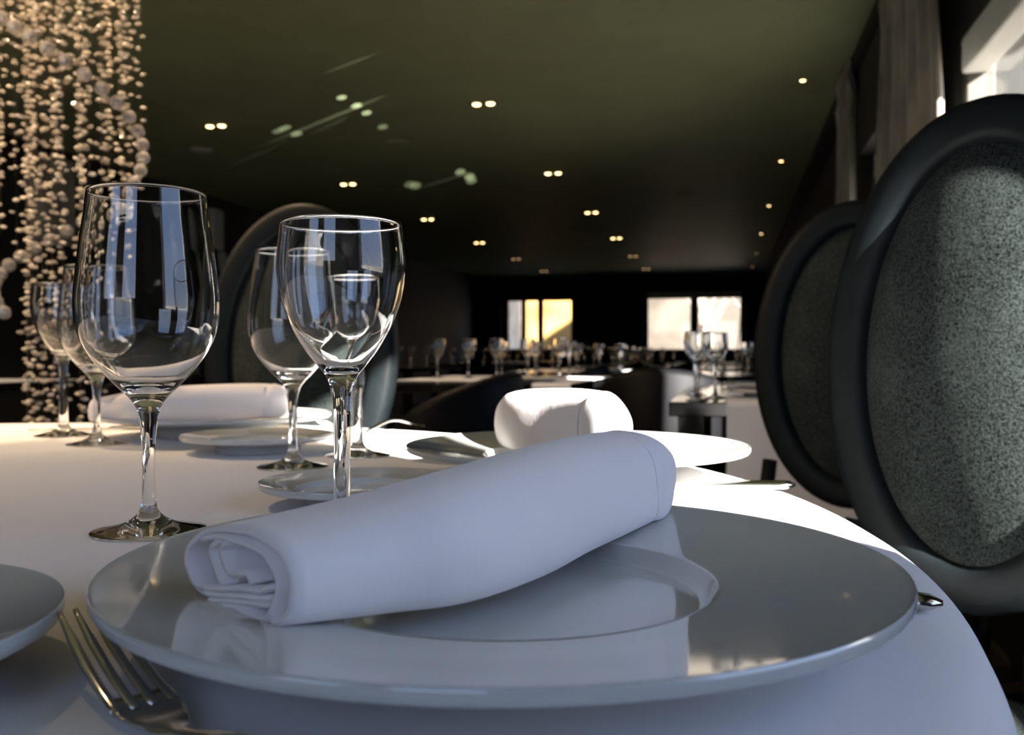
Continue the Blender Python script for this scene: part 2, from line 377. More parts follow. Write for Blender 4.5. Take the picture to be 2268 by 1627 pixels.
for (px, py, nm) in ((445, 332, 'pale round ceiling speaker near the left twin downlight'), (1515, 430, 'small round ceiling speaker near the window wall'), (880, 315, 'small round ceiling speaker in the middle of the ceiling')):
    o = MB().lathe([(0, -0.012), (0.07, -0.012), (0.085, -0.006), (0.088, 0)], 28).build('ceiling_speaker', M['white_frame'] if px == 445 else M['ceiling']); o.location = at(px, py, ZT); tag(o, nm, 'speaker')
# ------------------------------------------------------------------ curtains
def curtain(name, p0, p1, z0, z1, folds, amp, mat, knot=False, thick=1.0, seed=0):
    rnd = random.Random(seed); n = folds*12; m = 26; vs = []; fs = []
    p0, p1 = Vector(p0), Vector(p1); d = p1-p0; nrm = Vector((-d.y, d.x)).normalized()
    ph = [rnd.uniform(-0.5, 0.5) for _ in range(folds+2)]
    for j in range(m):
        t = j/(m-1); z = z1+(z0-z1)*t
        pinch = 1.0
        if knot: pinch = 0.62+0.38*min(1, t*3.2) if t > 0.06 else 0.75
        for i in range(n):
            s = i/(n-1); a = s*folds*2*PI + ph[int(s*folds)]*0.6 + 0.25*math.sin(t*5+s*9)
            w = amp*(math.sin(a)+0.25*math.sin(2.3*a+t*3))*(0.6+0.4*t)
            if knot and 0.03 < t < 0.12: w += 0.02*math.sin(s*40+t*60)
            ss = 0.5+(s-0.5)*pinch
            q = p0+d*ss+nrm*w; vs.append((q.x, q.y, z))
    for j in range(m-1):
        for i in range(n-1): fs.append((j*n+i, j*n+i+1, (j+1)*n+i+1, (j+1)*n+i))
    o = link(name, vs, fs, mat); sm = o.modifiers.new('solid', 'SOLIDIFY'); sm.thickness = 0.004; return o
tag(curtain('curtain', (XR-0.09, 3.30), (XR-0.13, 4.42), 0.02, ZT-0.02, 7, 0.035, M['curtain'], True, seed=1), 'gathered crushed velvet curtain beside the near window', 'curtain', 'grey brown curtains on the window wall')
tag(curtain('curtain', (XR-0.10, 5.45), (XR-0.13, 6.05), 0.02, ZT-0.02, 4, 0.03, M['curtain'], True, seed=2), 'second gathered velvet curtain, farther along the window wall', 'curtain', 'grey brown curtains on the window wall')
for k, (a, b, lb) in enumerate(((-3.15, -1.75, 'dark curtain hanging between the two far windows'), (-5.25, -4.75, 'dark curtain hanging left of the left far window'), (0.30, 0.66, 'dark curtain hanging right of the right far window'))):
    tag(curtain('curtain', (a, YF-0.12), (b, YF-0.12), 0.02, ZT-0.1, max(3, int((b-a)*9)), 0.03, M['dark_curtain'], seed=5+k), lb, 'curtain', 'dark curtains on the far wall')
struct(bevel(MB().box((XR-0.075, 4.6, ZH), (XR-0.001, 5.45, ZT-0.1)).build('trim_2', M['wall'], smooth=False), 0.004))

# ------------------------------------------------------------------ glassware
def resample(prof, k=4):
    return [(max(0.0, p.x), p.y) for p in catmull([(r, z, 0) for r, z in prof], k)]
def make_glass(name, prof, base_z, inner_start, t, rim=False, n=64):
    # prof: outer (r, z) from foot rim up to lip; inner bowl offset by t, starting at height inner_start
    mm = [(r/1000, z/1000) for r, z in prof]
    out = resample(mm, 5)
    lip_r, lip_z = mm[-1]
    inn = []
    for r, z in reversed(out):
        if z > inner_start/1000+0.004:
            f = min(1, (z-inner_start/1000)/0.03); tt = t/1000*(1+1.6*(1-f)**2)
            inn.append((max(0.0005, r-tt), z))
    rlast = inn[-1][0]; zl = inn[-1][1]
    tail = [(rlast*0.72, zl-0.0022), (rlast*0.4, zl-0.0036), (0, zl-0.0040)]
    full = [(0, 0.0008)] + out + [(lip_r-t/2000, lip_z+0.0004)] + inn + tail
    if rim:
        pass
    o = MB().lathe(full, n).build(name, M['glass']); return o
big = [(34, 0), (35.5, 0.8), (33, 1.7), (26, 3.0), (16, 5.6), (8.6, 10), (5.0, 16), (4.0, 28), (3.9, 45), (4.5, 60), (5.8, 72), (8.0, 80), (12.5, 86.5), (20, 94), (30, 105.5), (38, 117.5), (42.6, 130), (44.0, 146), (42.6, 164), (39.8, 187), (37.8, 200), (36, 216)]
gob = [(33, 0), (34.5, 0.8), (32, 1.7), (25, 3.2), (14, 6.4), (7.4, 12), (5.6, 22), (5.0, 40), (5.0, 60), (5.4, 80), (6.5, 92), (9.4, 100.5), (15, 107.5), (22.5, 117.5), (30, 131), (35, 146), (37.6, 162), (37.2, 174), (35.4, 190.7)]
G_big = make_glass('wine_glass', big, 0, 90, 0.9)
G_gob = make_glass('wine_goblet', gob, 0, 103, 1.4)
def put_glass(src, first, px, d, label, group, scale=1.0):
    o = src if first else src.copy()
    if not first: COL.objects.link(o)
    a = (px-1134)/F; o.location = W(a*d, d, TZ+0.0004); o.scale = (scale,)*3
    return tag(o, label, 'glass', group)
put_glass(G_big, True, 328, 0.606, 'tall wide-bowled wine glass standing in front at the left of the near plate', 'tall wine glasses on the round table')
put_glass(G_gob, True, 757, 0.561, 'goblet with thick bright rim standing behind the near rolled napkin', 'goblets on the round table')
put_glass(G_big, False, 648, 0.95, 'tall wine glass partly hidden behind the near goblet, before the far napkin', 'tall wine glasses on the round table')
put_glass(G_gob, False, 792, 1.054, 'goblet in the sunlit patch seen through the near goblet', 'goblets on the round table', 1.04)
put_glass(G_big, False, 214, 1.19, 'tall wine glass partly hidden behind the big near wine glass', 'tall wine glasses on the round table', 1.03)
put_glass(G_gob, False, 140, 1.315, 'leftmost goblet, standing in front of the hanging crystals', 'goblets on the round table', 1.10)

# ------------------------------------------------------------------ plates
def plate_mesh(R, rimz, wellr, wellz, floorz, foot, n=96, th=0.0042):
    up = [(0, floorz), (wellr*0.8, floorz), (wellr*0.93, floorz+0.0006), (wellr*0.985, wellz-0.0006), (wellr*1.02, wellz+0.0004),
          (wellr+(R-wellr)*0.4, wellz+(rimz-wellz)*0.33), (wellr+(R-wellr)*0.75, wellz+(rimz-wellz)*0.7), (R*0.985, rimz-0.0004), (R*0.996, rimz), (R, rimz-0.0012), (R*1.0, rimz-0.0034)]
    lo = [(R*0.993, rimz-0.0048), (R*0.97, rimz-0.0058), (wellr+(R-wellr)*0.5, wellz+(rimz-wellz)*0.4-th*1.2), (wellr*1.04, wellz-th*1.1), (foot+0.004, floorz-th*0.9), (foot+0.002, 0.0006), (foot, 0.0), (foot-0.004, 0.0006), (foot-0.006, floorz-th*0.8), (0, floorz-th*0.8)]
    return MB().lathe(resample(up, 3) + resample(lo, 3), n)
PL = plate_mesh(0.1587, 0.030, 0.088, 0.0205, 0.0135, 0.078).build('dinner_plate', M['porcelain'])
PL.location = W(-0.0035, 0.3935, TZ+0.0004)
tag(PL, 'large pale porcelain plate in the foreground under the shaded napkin', 'plate', 'dinner plates on the round table')
def cp(o, x, d, z, sc=1.0, rz=0.0):
    c = copy_tree(o); c.location = W(x, d, z); c.scale = (sc,)*3; c.rotation_euler = (0, 0, rz); return c
tag(cp(PL, -0.415, 1.33, TZ+0.0004), 'large plate at the back left carrying a napkin with a sunlit end', 'plate', 'dinner plates on the round table')
tag(cp(PL, 0.060, 0.885, TZ+0.0004), 'large sunlit plate under the blown-out white napkin', 'plate', 'dinner plates on the round table')
BP = plate_mesh(0.085, 0.020, 0.055, 0.0135, 0.009, 0.045, 72, 0.0034).build('bread_plate', M['porcelain'])
BP.location = W(-0.2633+0.004, 0.312, TZ+0.0004); BP.scale = (1.19,)*3
tag(BP, 'side plate cut off by the left picture edge', 'plate', 'side plates on the round table')
tag(cp(BP, -0.115, 0.722, TZ+0.0004, 0.9), 'side plate behind the near rolled napkin, below the goblet', 'plate', 'side plates on the round table')
tag(cp(BP, -0.296, 1.105, TZ+0.0004, 1.03), 'side plate in front of the back left plate', 'plate', 'side plates on the round table')

# ------------------------------------------------------------------ napkins
def crop(cx, cy): return 380+cx/5.4225, 1120+cy/5.4225
E0 = Vector((-0.0773, 0.3145)); AX = Vector((0.668, 0.743)); AC = Vector((0.743, -0.668))
def uv(cx, cy):
    px, py = crop(cx, cy); a, e_ = ray(px, py)
    # ray (a,1)*t meets the plane through E0 with normal AX
    t = (E0.dot(AX))/(a*AX.x+AX.y); P = Vector((a*t, t)); return ((P-E0).dot(AC), CZ+e_*t-TZ)
ribs_c = [
 [(1175, 1395), (1290, 1420), (1390, 1300), (1430, 1050), (1395, 780), (1290, 580), (1130, 430), (950, 345), (750, 300), (560, 295), (400, 330), (270, 420), (185, 540), (165, 680), (200, 820), (270, 945), (370, 1035), (500, 1080), (750, 1095), (1000, 1115), (1165, 1130)],
 [(410, 1185), (560, 1210), (760, 1230), (870, 1305), (980, 1375), (1080, 1390), (1165, 1330), (1215, 1180), (1265, 1020), (1240, 850), (1165, 690), (1055, 560), (900, 475), (740, 425), (600, 390), (450, 385), (335, 430)],
 [(410, 1180), (480, 1140), (650, 1150), (850, 1160), (1000, 1190), (1140, 1200)],
 [(330, 985), (560, 1010), (750, 1000), (900, 1010), (1040, 1040), (1110, 1010), (1180, 985)],
 [(600, 950), (540, 860), (490, 720), (455, 600), (475, 500), (560, 430)],
 [(640, 450), (580, 530), (590, 620), (640, 760), (690, 830), (760, 855), (830, 820), (885, 820), (925, 880), (945, 950)],
]
ribs = [[uv(*p) for p in r] for r in ribs_c]

us = [p[0] for r in ribs for p in r]; zs = [p[1] for r in ribs for p in r]
u0, u1, z0_, z1_ = min(us), max(us), min(zs), max(zs)
print('PROFILE', u0, u1, z0_, z1_)
RIBS = [[((u-(u0+u1)/2)/(u1-u0), (z-z0_)/(z1_-z0_)) for u, z in r] for r in ribs]
def napkin(stations, start=Vector((AX.x, AX.y, 0)), th=0.0021, hem=None, parent=None, name='rolled_napkin', sub=5):
    # stations: (x, d, w, h, zb) camera-levelled centre, width, height, base height above the table
    st = []
    P = [Vector((a, b, 0)) for a, b, *_ in stations]; Q = [Vector((c, d, e)) for _, _, c, d, e in stations]
    P = catmull(P, sub); Q = catmull(Q, sub)
    N = len(P); mb = MB()
    for ri, r in enumerate(RIBS):
        c2 = catmull([(u, v, 0) for u, v in r], 5)
        rings = []
        for i in range(N):
            tdir = (P[min(i+1, N-1)]-P[max(i-1, 0)]); tdir.z = 0; tdir.normalize(); ff = min(1, i/(N-1)*2.6); ff = ff*ff*(3-2*ff)
            tdir = (start*(1-ff)+tdir*ff).normalized()
            ac = Vector((tdir.y, -tdir.x, 0))
            w, h, zb = max(0.001, Q[i].x), max(0.001, Q[i].y), Q[i].z
            fr = i/(N-1)
            pr = []
            for q in c2:
                # the far end swells towards a rounder, smoother section
                u, v = q.x, q.y
                wob = 0.02*math.sin(7*fr+9*u+5*v)*min(1, fr*4)
                k = min(1, fr*2.2)
                if ri == 0 and u > 0 and v < 0.35: u = u+0.06*k*(0.35-v)
                pr.append(Vector(((u+wob)*w, (v+wob*0.6)*h, 0)))
            L, Rr = [], []
            tt = th*0.5*min(1, 0.4+h/0.03)
            for j, q in enumerate(pr):
                dd = (pr[min(j+1, len(pr)-1)]-pr[max(j-1, 0)]).normalized(); nn = Vector((-dd.y, dd.x, 0))
                if j in (0, len(pr)-1): L.append(q+nn*tt*0.6); Rr.append(q-nn*tt*0.6)
                else: L.append(q+nn*tt); Rr.append(q-nn*tt)
            loop = L+list(reversed(Rr))
            rings.append([W(P[i].x+ac.x*q.x, P[i].y+ac.y*q.x, TZ+zb+max(q.y, 0.0)) for q in loop])
        # rounded first edge: tiny inset ring in front
        mb.loft(rings, True)
    o = mb.build(name, M['napkin'], parent); return o
ST = [(-.0977, .3329, .0673, .0295, .0225), (-.0610, .352, .066, .037, .0218), (-.034, .368, .066, .0435, .0213), (-.009, .403, .065, .0470, .0213), (.011, .443, .062, .0485, .0215), (.0317, .478, .061, .0485, .0225),
      (.0500, .505, .060, .0465, .0245), (.0560, .5115, .0585, .0455, .0250), (.0590, .515, .059, .0465, .0250), (.066, .524, .053, .040, .0275), (.0695, .529, .043, .029, .0325), (.0712, .5315, .026, .016, .038), (.0716, .532, .004, .003, .046)]
n1 = napkin(ST); tag(n1, 'pale lavender-white rolled napkin lying across the large foreground plate', 'napkin', 'rolled napkins on plates')
def place_st(x0, d0, ang, sc=1.0, ws=1.0, hs=1.0):
    cx, cd = 0.0, 0.0; out = []
    L0 = math.atan2(AX.y, AX.x)
    for a, b, w, h, zb in ST:
        v = Vector((a-(-0.012), b-0.432)); v.rotate(Matrix.Rotation(ang, 2)); out.append((x0+v.x*sc, d0+v.y*sc, w*sc*ws, h*sc*hs, zb))
    sd = Vector((AX.x, AX.y)); sd.rotate(Matrix.Rotation(ang, 2)); return out, Vector((sd.x, sd.y, 0))
n3 = napkin(*place_st(0.048, 0.895, math.radians(-122), 0.93, 0.78, 1.30), sub=3); tag(n3, 'rolled napkin in full sunlight on the plate beside the oval chairs', 'napkin', 'rolled napkins on plates')
n2 = napkin(*place_st(-0.440, 1.315, math.radians(-45), 1.0), sub=3); tag(n2, 'rolled napkin on the back left plate, only its right end sunlit', 'napkin', 'rolled napkins on plates')

# ------------------------------------------------------------------ cutlery
def fork(name, tipz=0.020):
    # local: x along handle (tines at -x), length 0.20; z up
    e = MB(); L = []
    def zc(x): # curve of the fork: tips up, belly low, neck up, handle end low
        if x < 0: return 0.0022+(tipz-0.0022)*(-x/0.070)**1.6
        return 0.0022+0.0125*(1-math.cos(2*PI*min(1, x/0.14)))/2
    rings = []
    for i in range(40):
        x = -0.018+0.158*i/39
        if x < 0.018: w = 0.0104-0.0074*max(0, min(1, (x+0.006)/0.026))**1.2
        elif x < 0.06: w = 0.003+0.0006*math.sin((x-0.018)*40)
        else: w = 0.0032+0.0065*((x-0.06)/0.08)**1.2
        if x > 0.128: w *= math.sqrt(max(0.02, 1-((x-0.128)/0.0125)**2))
        t = 0.0011 if x < 0 else 0.0017
        ring = []
        for k in range(12):
            a = 2*PI*k/12; ring.append((x, w*math.cos(a), zc(x)+t*math.sin(a)-(0.0 if x > 0.01 else 0.0018*(1-(math.cos(a))**2)*0.0)+(0.0016*math.cos(a)**2 if x < 0.01 else 0)))
        rings.append(ring)
    e.loft(rings)
    for q in range(4):
        y0 = -0.0087+0.0058*q; rr = []
        for i in range(16):
            x = -0.070+0.060*i/15; f = min(1, i/4)
            w = 0.0009+0.0009*f; t = 0.0007+0.0006*f
            y = y0*(1-0.06*(1-i/15))
            rr.append([(x, y+w*math.cos(2*PI*k/10), zc(x)+t*math.sin(2*PI*k/10)+0.0008) for k in range(10)])
        e.loft(rr)
    return e.build(name, M['steel'])
def place_dir(o, x, d, dx, dd, z=TZ, rx=0):
    o.location = W(x, d, z); v = W(dx, dd); o.rotation_euler = (rx, 0, math.atan2(v.y, v.x)); return o
FK = fork('dinner_fork', 0.0215)
place_dir(FK, -0.1073, 0.2860, 0.66, -0.75, TZ+0.0004)
tag(FK, 'steel fork with four tines in the lower left foreground', 'fork', 'forks on the round table')
fk2 = FK.copy(); COL.objects.link(fk2); v = Vector((0.5, 0.87)).normalized(); fk2.scale = (1.1,)*3; place_dir(fk2, -0.252+0.077*v.x, 1.252+0.077*v.y, v.x, v.y, TZ+0.0008)
tag(fk2, 'fork with bright tines in the sunlit patch beside the back left plate', 'fork', 'forks on the round table')
def knife(name):
    e = MB(); rings = []
    for i in range(44):
        x = -0.11+0.22*i/43
        if x < 0.0: w = 0.0082*math.sqrt(max(0.03, min(1, (x+0.111)/0.045))); t = 0.0009; z = 0.0025
        else:
            w = 0.0052+0.0028*(x/0.11)**1.3; t = 0.0022+0.0016*min(1, x/0.03); z = 0.0035
            if x > 0.1: w *= math.sqrt(max(0.04, 1-((x-0.1)/0.0105)**2)); t *= math.sqrt(max(0.08, 1-((x-0.1)/0.0105)**2))
        rings.append([(x, w*math.cos(2*PI*k/12), z+t*math.sin(2*PI*k/12)) for k in range(12)])
    e.loft(rings); return e.build(name, M['steel'])
KN = knife('table_knife'); v = Vector((0.93, -0.36)).normalized()
place_dir(KN, 0.190-0.11*v.x, 0.4165-0.11*v.y, v.x, v.y, TZ+0.0006)
tag(KN, 'steel knife whose rounded handle end sticks out right of the foreground plate', 'knife', 'knives on the round table')
kn2 = KN.copy(); COL.objects.link(kn2); place_dir(kn2, 0.128, 0.797, 1.0, -0.02, TZ+0.0006)
tag(kn2, 'knife whose handle reaches the table edge in front of the sunlit plate', 'knife', 'knives on the round table')
kn3 = KN.copy(); COL.objects.link(kn3); place_dir(kn3, -0.60, 1.41, 0.93, 0.25, TZ+0.0006)
tag(kn3, 'knife lying left of the back left plate behind the glass feet', 'knife', 'knives on the round table')

# ------------------------------------------------------------------ round table
TC = W(-0.663, 0.683, 0); TR = 0.905
tt = tag(empty('round_table', TC), 'large round dining table under a white cloth in the foreground', 'table')
MB().lathe([(0, 0.715), (TR-0.02, 0.715), (TR-0.012, 0.722), (TR-0.012, 0.738), (TR-0.02, 0.7445), (0, 0.7445)], 96).build('tabletop', M['table_black'], tt)
MB().lathe([(0, 0.0), (0.30, 0.0), (0.30, 0.02), (0.08, 0.05), (0.05, 0.12), (0.05, 0.66), (0.12, 0.7148), (0, 0.7148)], 40).build('pedestal', M['table_black'], tt)
vs = []; fs = []; n = 288
prof = [(0.0, TZ), (0.3, TZ), (0.6, TZ), (TR-0.06, TZ), (TR-0.022, TZ-0.0003), (TR-0.008, TZ-0.0022), (TR+0.001, TZ-0.0075), (TR+0.006, TZ-0.018), (TR+0.0085, TZ-0.035), (TR+0.010, TZ-0.06), (TR+0.013, TZ-0.11), (TR+0.016, TZ-0.16), (TR+0.019, TZ-0.22)]
for j, (r, z) in enumerate(prof):
    for k in range(n):
        a = 2*PI*k/n; drop = max(0, TZ-0.03-z)
        f = (math.sin(a*13+0.6)+0.5*math.sin(a*29+1.1))*min(1, drop/0.3)
        rr = r + 0.030*f*min(1, drop/0.15)
        vs.append((max(rr, 0.0005)*math.cos(a), max(rr, 0.0005)*math.sin(a), z))
for j in range(len(prof)-1):
    for k in range(n): fs.append((j*n+k, j*n+(k+1) % n, (j+1)*n+(k+1) % n, (j+1)*n+k))
fs.append(tuple(range(n)))
tcl = link('tablecloth', [Vector(v)+Vector((0, 0, 0)) for v in vs], fs, M['cloth']); tcl.location = (TC.x, TC.y, 0)
tag(tcl, 'white tablecloth draped over the big round foreground table', 'tablecloth')

# ------------------------------------------------------------------ oval-back chairs
def oval_chair():
    root = empty('oval_back_chair')           # faces -Y (front), back plane at y = 0.26
    A, B, zc, yb = 0.187, 0.286, 0.862, 0.0
    tilt = math.radians(5)
    def bp(x, y, z):                              # lean back
        dz = z-(zc-B); return Vector((x, yb+y*math.cos(tilt)+dz*math.sin(tilt)*0.9, (zc-B)+dz*math.cos(tilt)*1.012-y*math.sin(tilt)))
    n = 72; sec = [(-0.026, -0.012), (-0.022, -0.022), (-0.012, -0.026), (0.012, -0.026), (0.022, -0.022), (0.026, -0.012), (0.026, 0.020), (0.018, 0.028), (-0.018, 0.028), (-0.026, 0.020)]
    rings = []
    for k in range(n+1):
        a = 2*PI*k/n; ca, sa = math.cos(a), math.sin(a)
        nx, nz = ca*B, sa*A; l = math.hypot(nx, nz); nx /= l; nz /= l
        rings.append([bp((A-0.026)*ca+nx*u, v, zc+(B-0.026)*sa+nz*u) for u, v in sec])
    mb = MB(); mb.loft(rings, False); mb.build('back_frame', M['chair_frame'], root)
    def dome(sgn, depth, name, y0):
        vs = []; fs = []; nr = 12; ns = 64; a0, b0 = A-0.046, B-0.046
        for i in range(nr+1):
            r = i/nr
            for k in range(ns):
                q = 2*PI*k/ns; hgt = depth*(1-r**2.5)
                vs.append(bp(a0*r*math.cos(q), y0+sgn*hgt, zc+b0*r*math.sin(q)) if i else bp(0, y0+sgn*depth, zc))
        for i in range(nr):
            for k in range(ns): fs.append((i*ns+k, i*ns+(k+1) % ns, (i+1)*ns+(k+1) % ns, (i+1)*ns+k))
        return link(name, vs, fs, M['velvet'], root)
    dome(-1, 0.054, 'back_cushion', -0.006); dome(1, 0.012, 'back_panel', 0.012)
    rings = []
    for k in range(73):
        a = 2*PI*k/72; rings.append([bp((A-0.047)*math.cos(a)+0.0045*math.cos(t)*math.cos(a), -0.010+0.0045*math.sin(t), zc+(B-0.047)*math.sin(a)+0.0045*math.cos(t)*math.sin(a)) for t in [2*PI*j/8 for j in range(8)]])
    mb = MB(); mb.loft(rings, False); mb.build('piping', M['velvet'], root)
    # seat
    s = MB()
    def rr(w, y0, y1, z, k=20):
        out = []
        for i in range(k):
            a = 2*PI*i/k; c, s_ = math.cos(a), math.sin(a); p = 0.5
            out.append((w*abs(c)**p*(1 if c > 0 else -1), (y0+y1)/2+(y1-y0)/2*abs(s_)**p*(1 if s_ > 0 else -1), z))
        return out
    s.loft([rr(0.235, -0.44, 0.02, 0.40), rr(0.245, -0.45, 0.03, 0.41), rr(0.245, -0.45, 0.03, 0.445), rr(0.24, -0.445, 0.025, 0.45)]); s.build('seat_frame', M['chair_frame'], root)
    s = MB(); s.loft([rr(0.225, -0.43, 0.01, 0.4502), rr(0.232, -0.437, 0.015, 0.47), rr(0.225, -0.43, 0.01, 0.49), rr(0.18, -0.38, -0.04, 0.505), rr(0.05, -0.25, -0.17, 0.51)]); s.build('seat_cushion', M['velvet'], root)
    for sx in (-1, 1):
        MB().tube([(sx*0.19, -0.40, 0.398), (sx*0.195, -0.41, 0.3), (sx*0.20, -0.42, 0.0)], [0.024, 0.02, 0.012], 12).build('leg', M['chair_frame'], root)
        MB().tube([(sx*0.17, 0.0, 0.398), (sx*0.175, 0.03, 0.25), (sx*0.185, 0.10, 0.0)], [0.022, 0.019, 0.013], 12).build('leg', M['chair_frame'], root)
        MB().tube([(sx*0.165, 0.0, 0.452), (sx*0.165, 0.006, 0.55), (sx*0.16, 0.03, 0.655)], [0.016, 0.015, 0.014], 10).build('back_post', M['chair_frame'], root)
    return root
OC = oval_chair()
def place_chair(o, x, d, nx, nd, label, sc=1.0):      # (nx, nd): facing direction, camera-levelled
    o.location = W(x, d, 0); v = W(nx, nd); o.rotation_euler = (0, 0, math.atan2(v.y, v.x)+PI/2); o.scale = (sc,)*3
    return tag(o, label, 'chair', 'oval-back chairs around the round table')
place_chair(OC, 0.508, 1.05, -0.80, -0.60, 'oval-back charcoal velvet chair at the right, its padding lit by the sun')
c2 = copy_tree(OC); place_chair(c2, 0.632, 1.76, -0.50, -0.86, 'dark oval-back chair behind the large one at the right')
c3 = copy_tree(OC); place_chair(c3, -0.408, 1.80, -0.10, -1.0, 'black oval-back chair across the table, seen behind the glasses')

# ------------------------------------------------------------------ tub chairs and tables beyond
def tub_chair():
    root = empty('tub_chair'); mb = MB(); R = 0.255; rings = []
    for i in range(29):
        a = math.radians(-25+230*i/28); f = math.sin(max(0, min(1, (i/28)))*PI)
        top = 0.62+0.185*f**0.7; c, s = math.cos(a), math.sin(a)
        ring = []
        for r, z in ((R-0.035, 0.30), (R+0.0, 0.30), (R+0.012, 0.5), (R+0.018, top-0.03), (R+0.008, top-0.008), (R-0.012, top), (R-0.034, top-0.008), (R-0.042, top-0.03), (R-0.038, 0.5)):
            ring.append((r*c, r*s, z))
        rings.append(ring)
    mb.loft(rings); mb.build('backrest', M['leather'], root)
    MB().lathe([(0, 0.33), (0.19, 0.33), (0.212, 0.345), (0.214, 0.43), (0.20, 0.455), (0.1, 0.465), (0, 0.467)], 32).build('seat', M['velvet'], root)
    for a in (45, 135, 225, 315):
        c, s = math.cos(math.radians(a)), math.sin(math.radians(a))
        MB().tube([(0.17*c, 0.17*s, 0.329), (0.19*c, 0.19*s, 0.0)], [0.018, 0.011], 8).build('leg', M['chair_frame'], root)
    return root
TUB = tub_chair(); tub_used = [False]
def tub(X, Y, rz, label, group='black tub chairs at the tables beyond', z=0):
    o = TUB if not tub_used[0] else copy_tree(TUB); tub_used[0] = True
    o.location = (X, Y, z); o.rotation_euler = (0, 0, math.radians(rz)); return tag(o, label, 'chair', group)
SG = make_glass('wine_goblet', gob, 0, 103, 1.3, n=28)
sg_used = [False]
def far_glass(p, label, group, sc=0.88):
    o = SG if not sg_used[0] else SG.copy()
    if sg_used[0]: COL.objects.link(o)
    sg_used[0] = True; o.location = p; o.scale = (sc,)*3; return tag(o, label, 'glass', group)
M['runner'] = cloth_mat('white_runner', (0.74, 0.75, 0.80))
SP = plate_mesh(0.12, 0.022, 0.07, 0.015, 0.010, 0.06, 40).build('dinner_plate', M['porcelain']); sp_used = [False]
def far_plate(p, label, group):
    o = SP if not sp_used[0] else SP.copy()
    if sp_used[0]: COL.objects.link(o)
    sp_used[0] = True; o.location = p; return tag(o, label, 'plate', group)
def dtable(X0, X1, Y0, Y1, label, parent_group='black gloss tables beyond'):
    e = tag(empty('dining_table', ((X0+X1)/2, (Y0+Y1)/2, 0)), label, 'table', parent_group); hx, hy = (X1-X0)/2, (Y1-Y0)/2
    bevel(MB().box((-hx, -hy, TZ-0.035), (hx, hy, TZ)).build('tabletop', M['table_black'], e, smooth=False), 0.003)
    for sx in (-1, 1):
        for sy in (-1, 1): MB().box((sx*(hx-0.05)-0.03, sy*(hy-0.05)-0.03, 0), (sx*(hx-0.05)+0.03, sy*(hy-0.05)+0.03, TZ-0.0352)).build('leg', M['table_black'], e, smooth=False)
    return e
def runner(X0, X1, Y0, Y1, drop0, drop1, label, name='table_runner', axis='y'):
    mb = MB(); z = TZ+0.0008; n = 3; path = []
    g = 0.006
    if axis == 'y':
        path = [(Y0-g, z-drop0), (Y0-g, z-0.01), (Y0-g+0.004, z-0.002), (Y0+0.004, z+0.002)] if drop0 else [(Y0, z+0.001)]
        path += [(Y1, z+0.001)] if not drop1 else [(Y1-0.004, z+0.002), (Y1+g-0.004, z-0.002), (Y1+g, z-0.01), (Y1+g, z-drop1)]
        vs = [(x, y, zz) for y, zz in path for x in (X0, X1)]
    else:
        path = [(X0-g, z-drop0), (X0-g, z-0.01), (X0-g+0.004, z-0.002), (X0+0.004, z+0.002)] if drop0 else [(X0, z+0.001)]
        path += [(X1, z+0.001)] if not drop1 else [(X1-0.004, z+0.002), (X1+g-0.004, z-0.002), (X1+g, z-0.01), (X1+g, z-drop1)]
        vs = [(x, y, zz) for x, zz in path for y in (Y0, Y1)]
    fs = [(2*i, 2*i+1, 2*i+3, 2*i+2) for i in range(len(path)-1)]
    o = link(name, vs, fs, M['runner'], smooth=False); m = o.modifiers.new('solid', 'SOLIDIFY'); m.thickness = 0.0016; m.offset = 1
    return tag(o, label, 'table runner', 'white table runners')
# table by the window behind the round table
dtable(-0.14, 0.48, 2.28, 3.5, 'black gloss table by the window wall behind the oval chairs')
runner(-0.005, 0.34, 2.28, 3.5, 0.42, 0.0, 'white runner hanging over the front edge of the black table by the window')
cg = 'cluster of glasses on the black table by the window'
for k, (dx, dy, lb) in enumerate(((-0.075, 2.36, 'front goblet of the cluster on the black window-side table'), (-0.035, 2.50, 'goblet behind the front one on the black window-side table'), (-0.09, 2.66, 'rear goblet of the cluster on the black window-side table'))):
    far_glass((dx, dy, TZ+0.0004), lb, cg, 0.88)
far_plate((0.10, 2.48, TZ+0.004), 'plate on the runner of the black window-side table', 'plates on the tables beyond')
far_plate((0.10, 3.0, TZ+0.004), 'plate farther back on the runner of the black window-side table', 'plates on the tables beyond')
tub(-0.27, 4.04, 180, 'black tub chair beyond the left corner of the window-side table')
tub(-0.27, 4.62, 170, 'black tub chair directly behind the one at the window-side table')
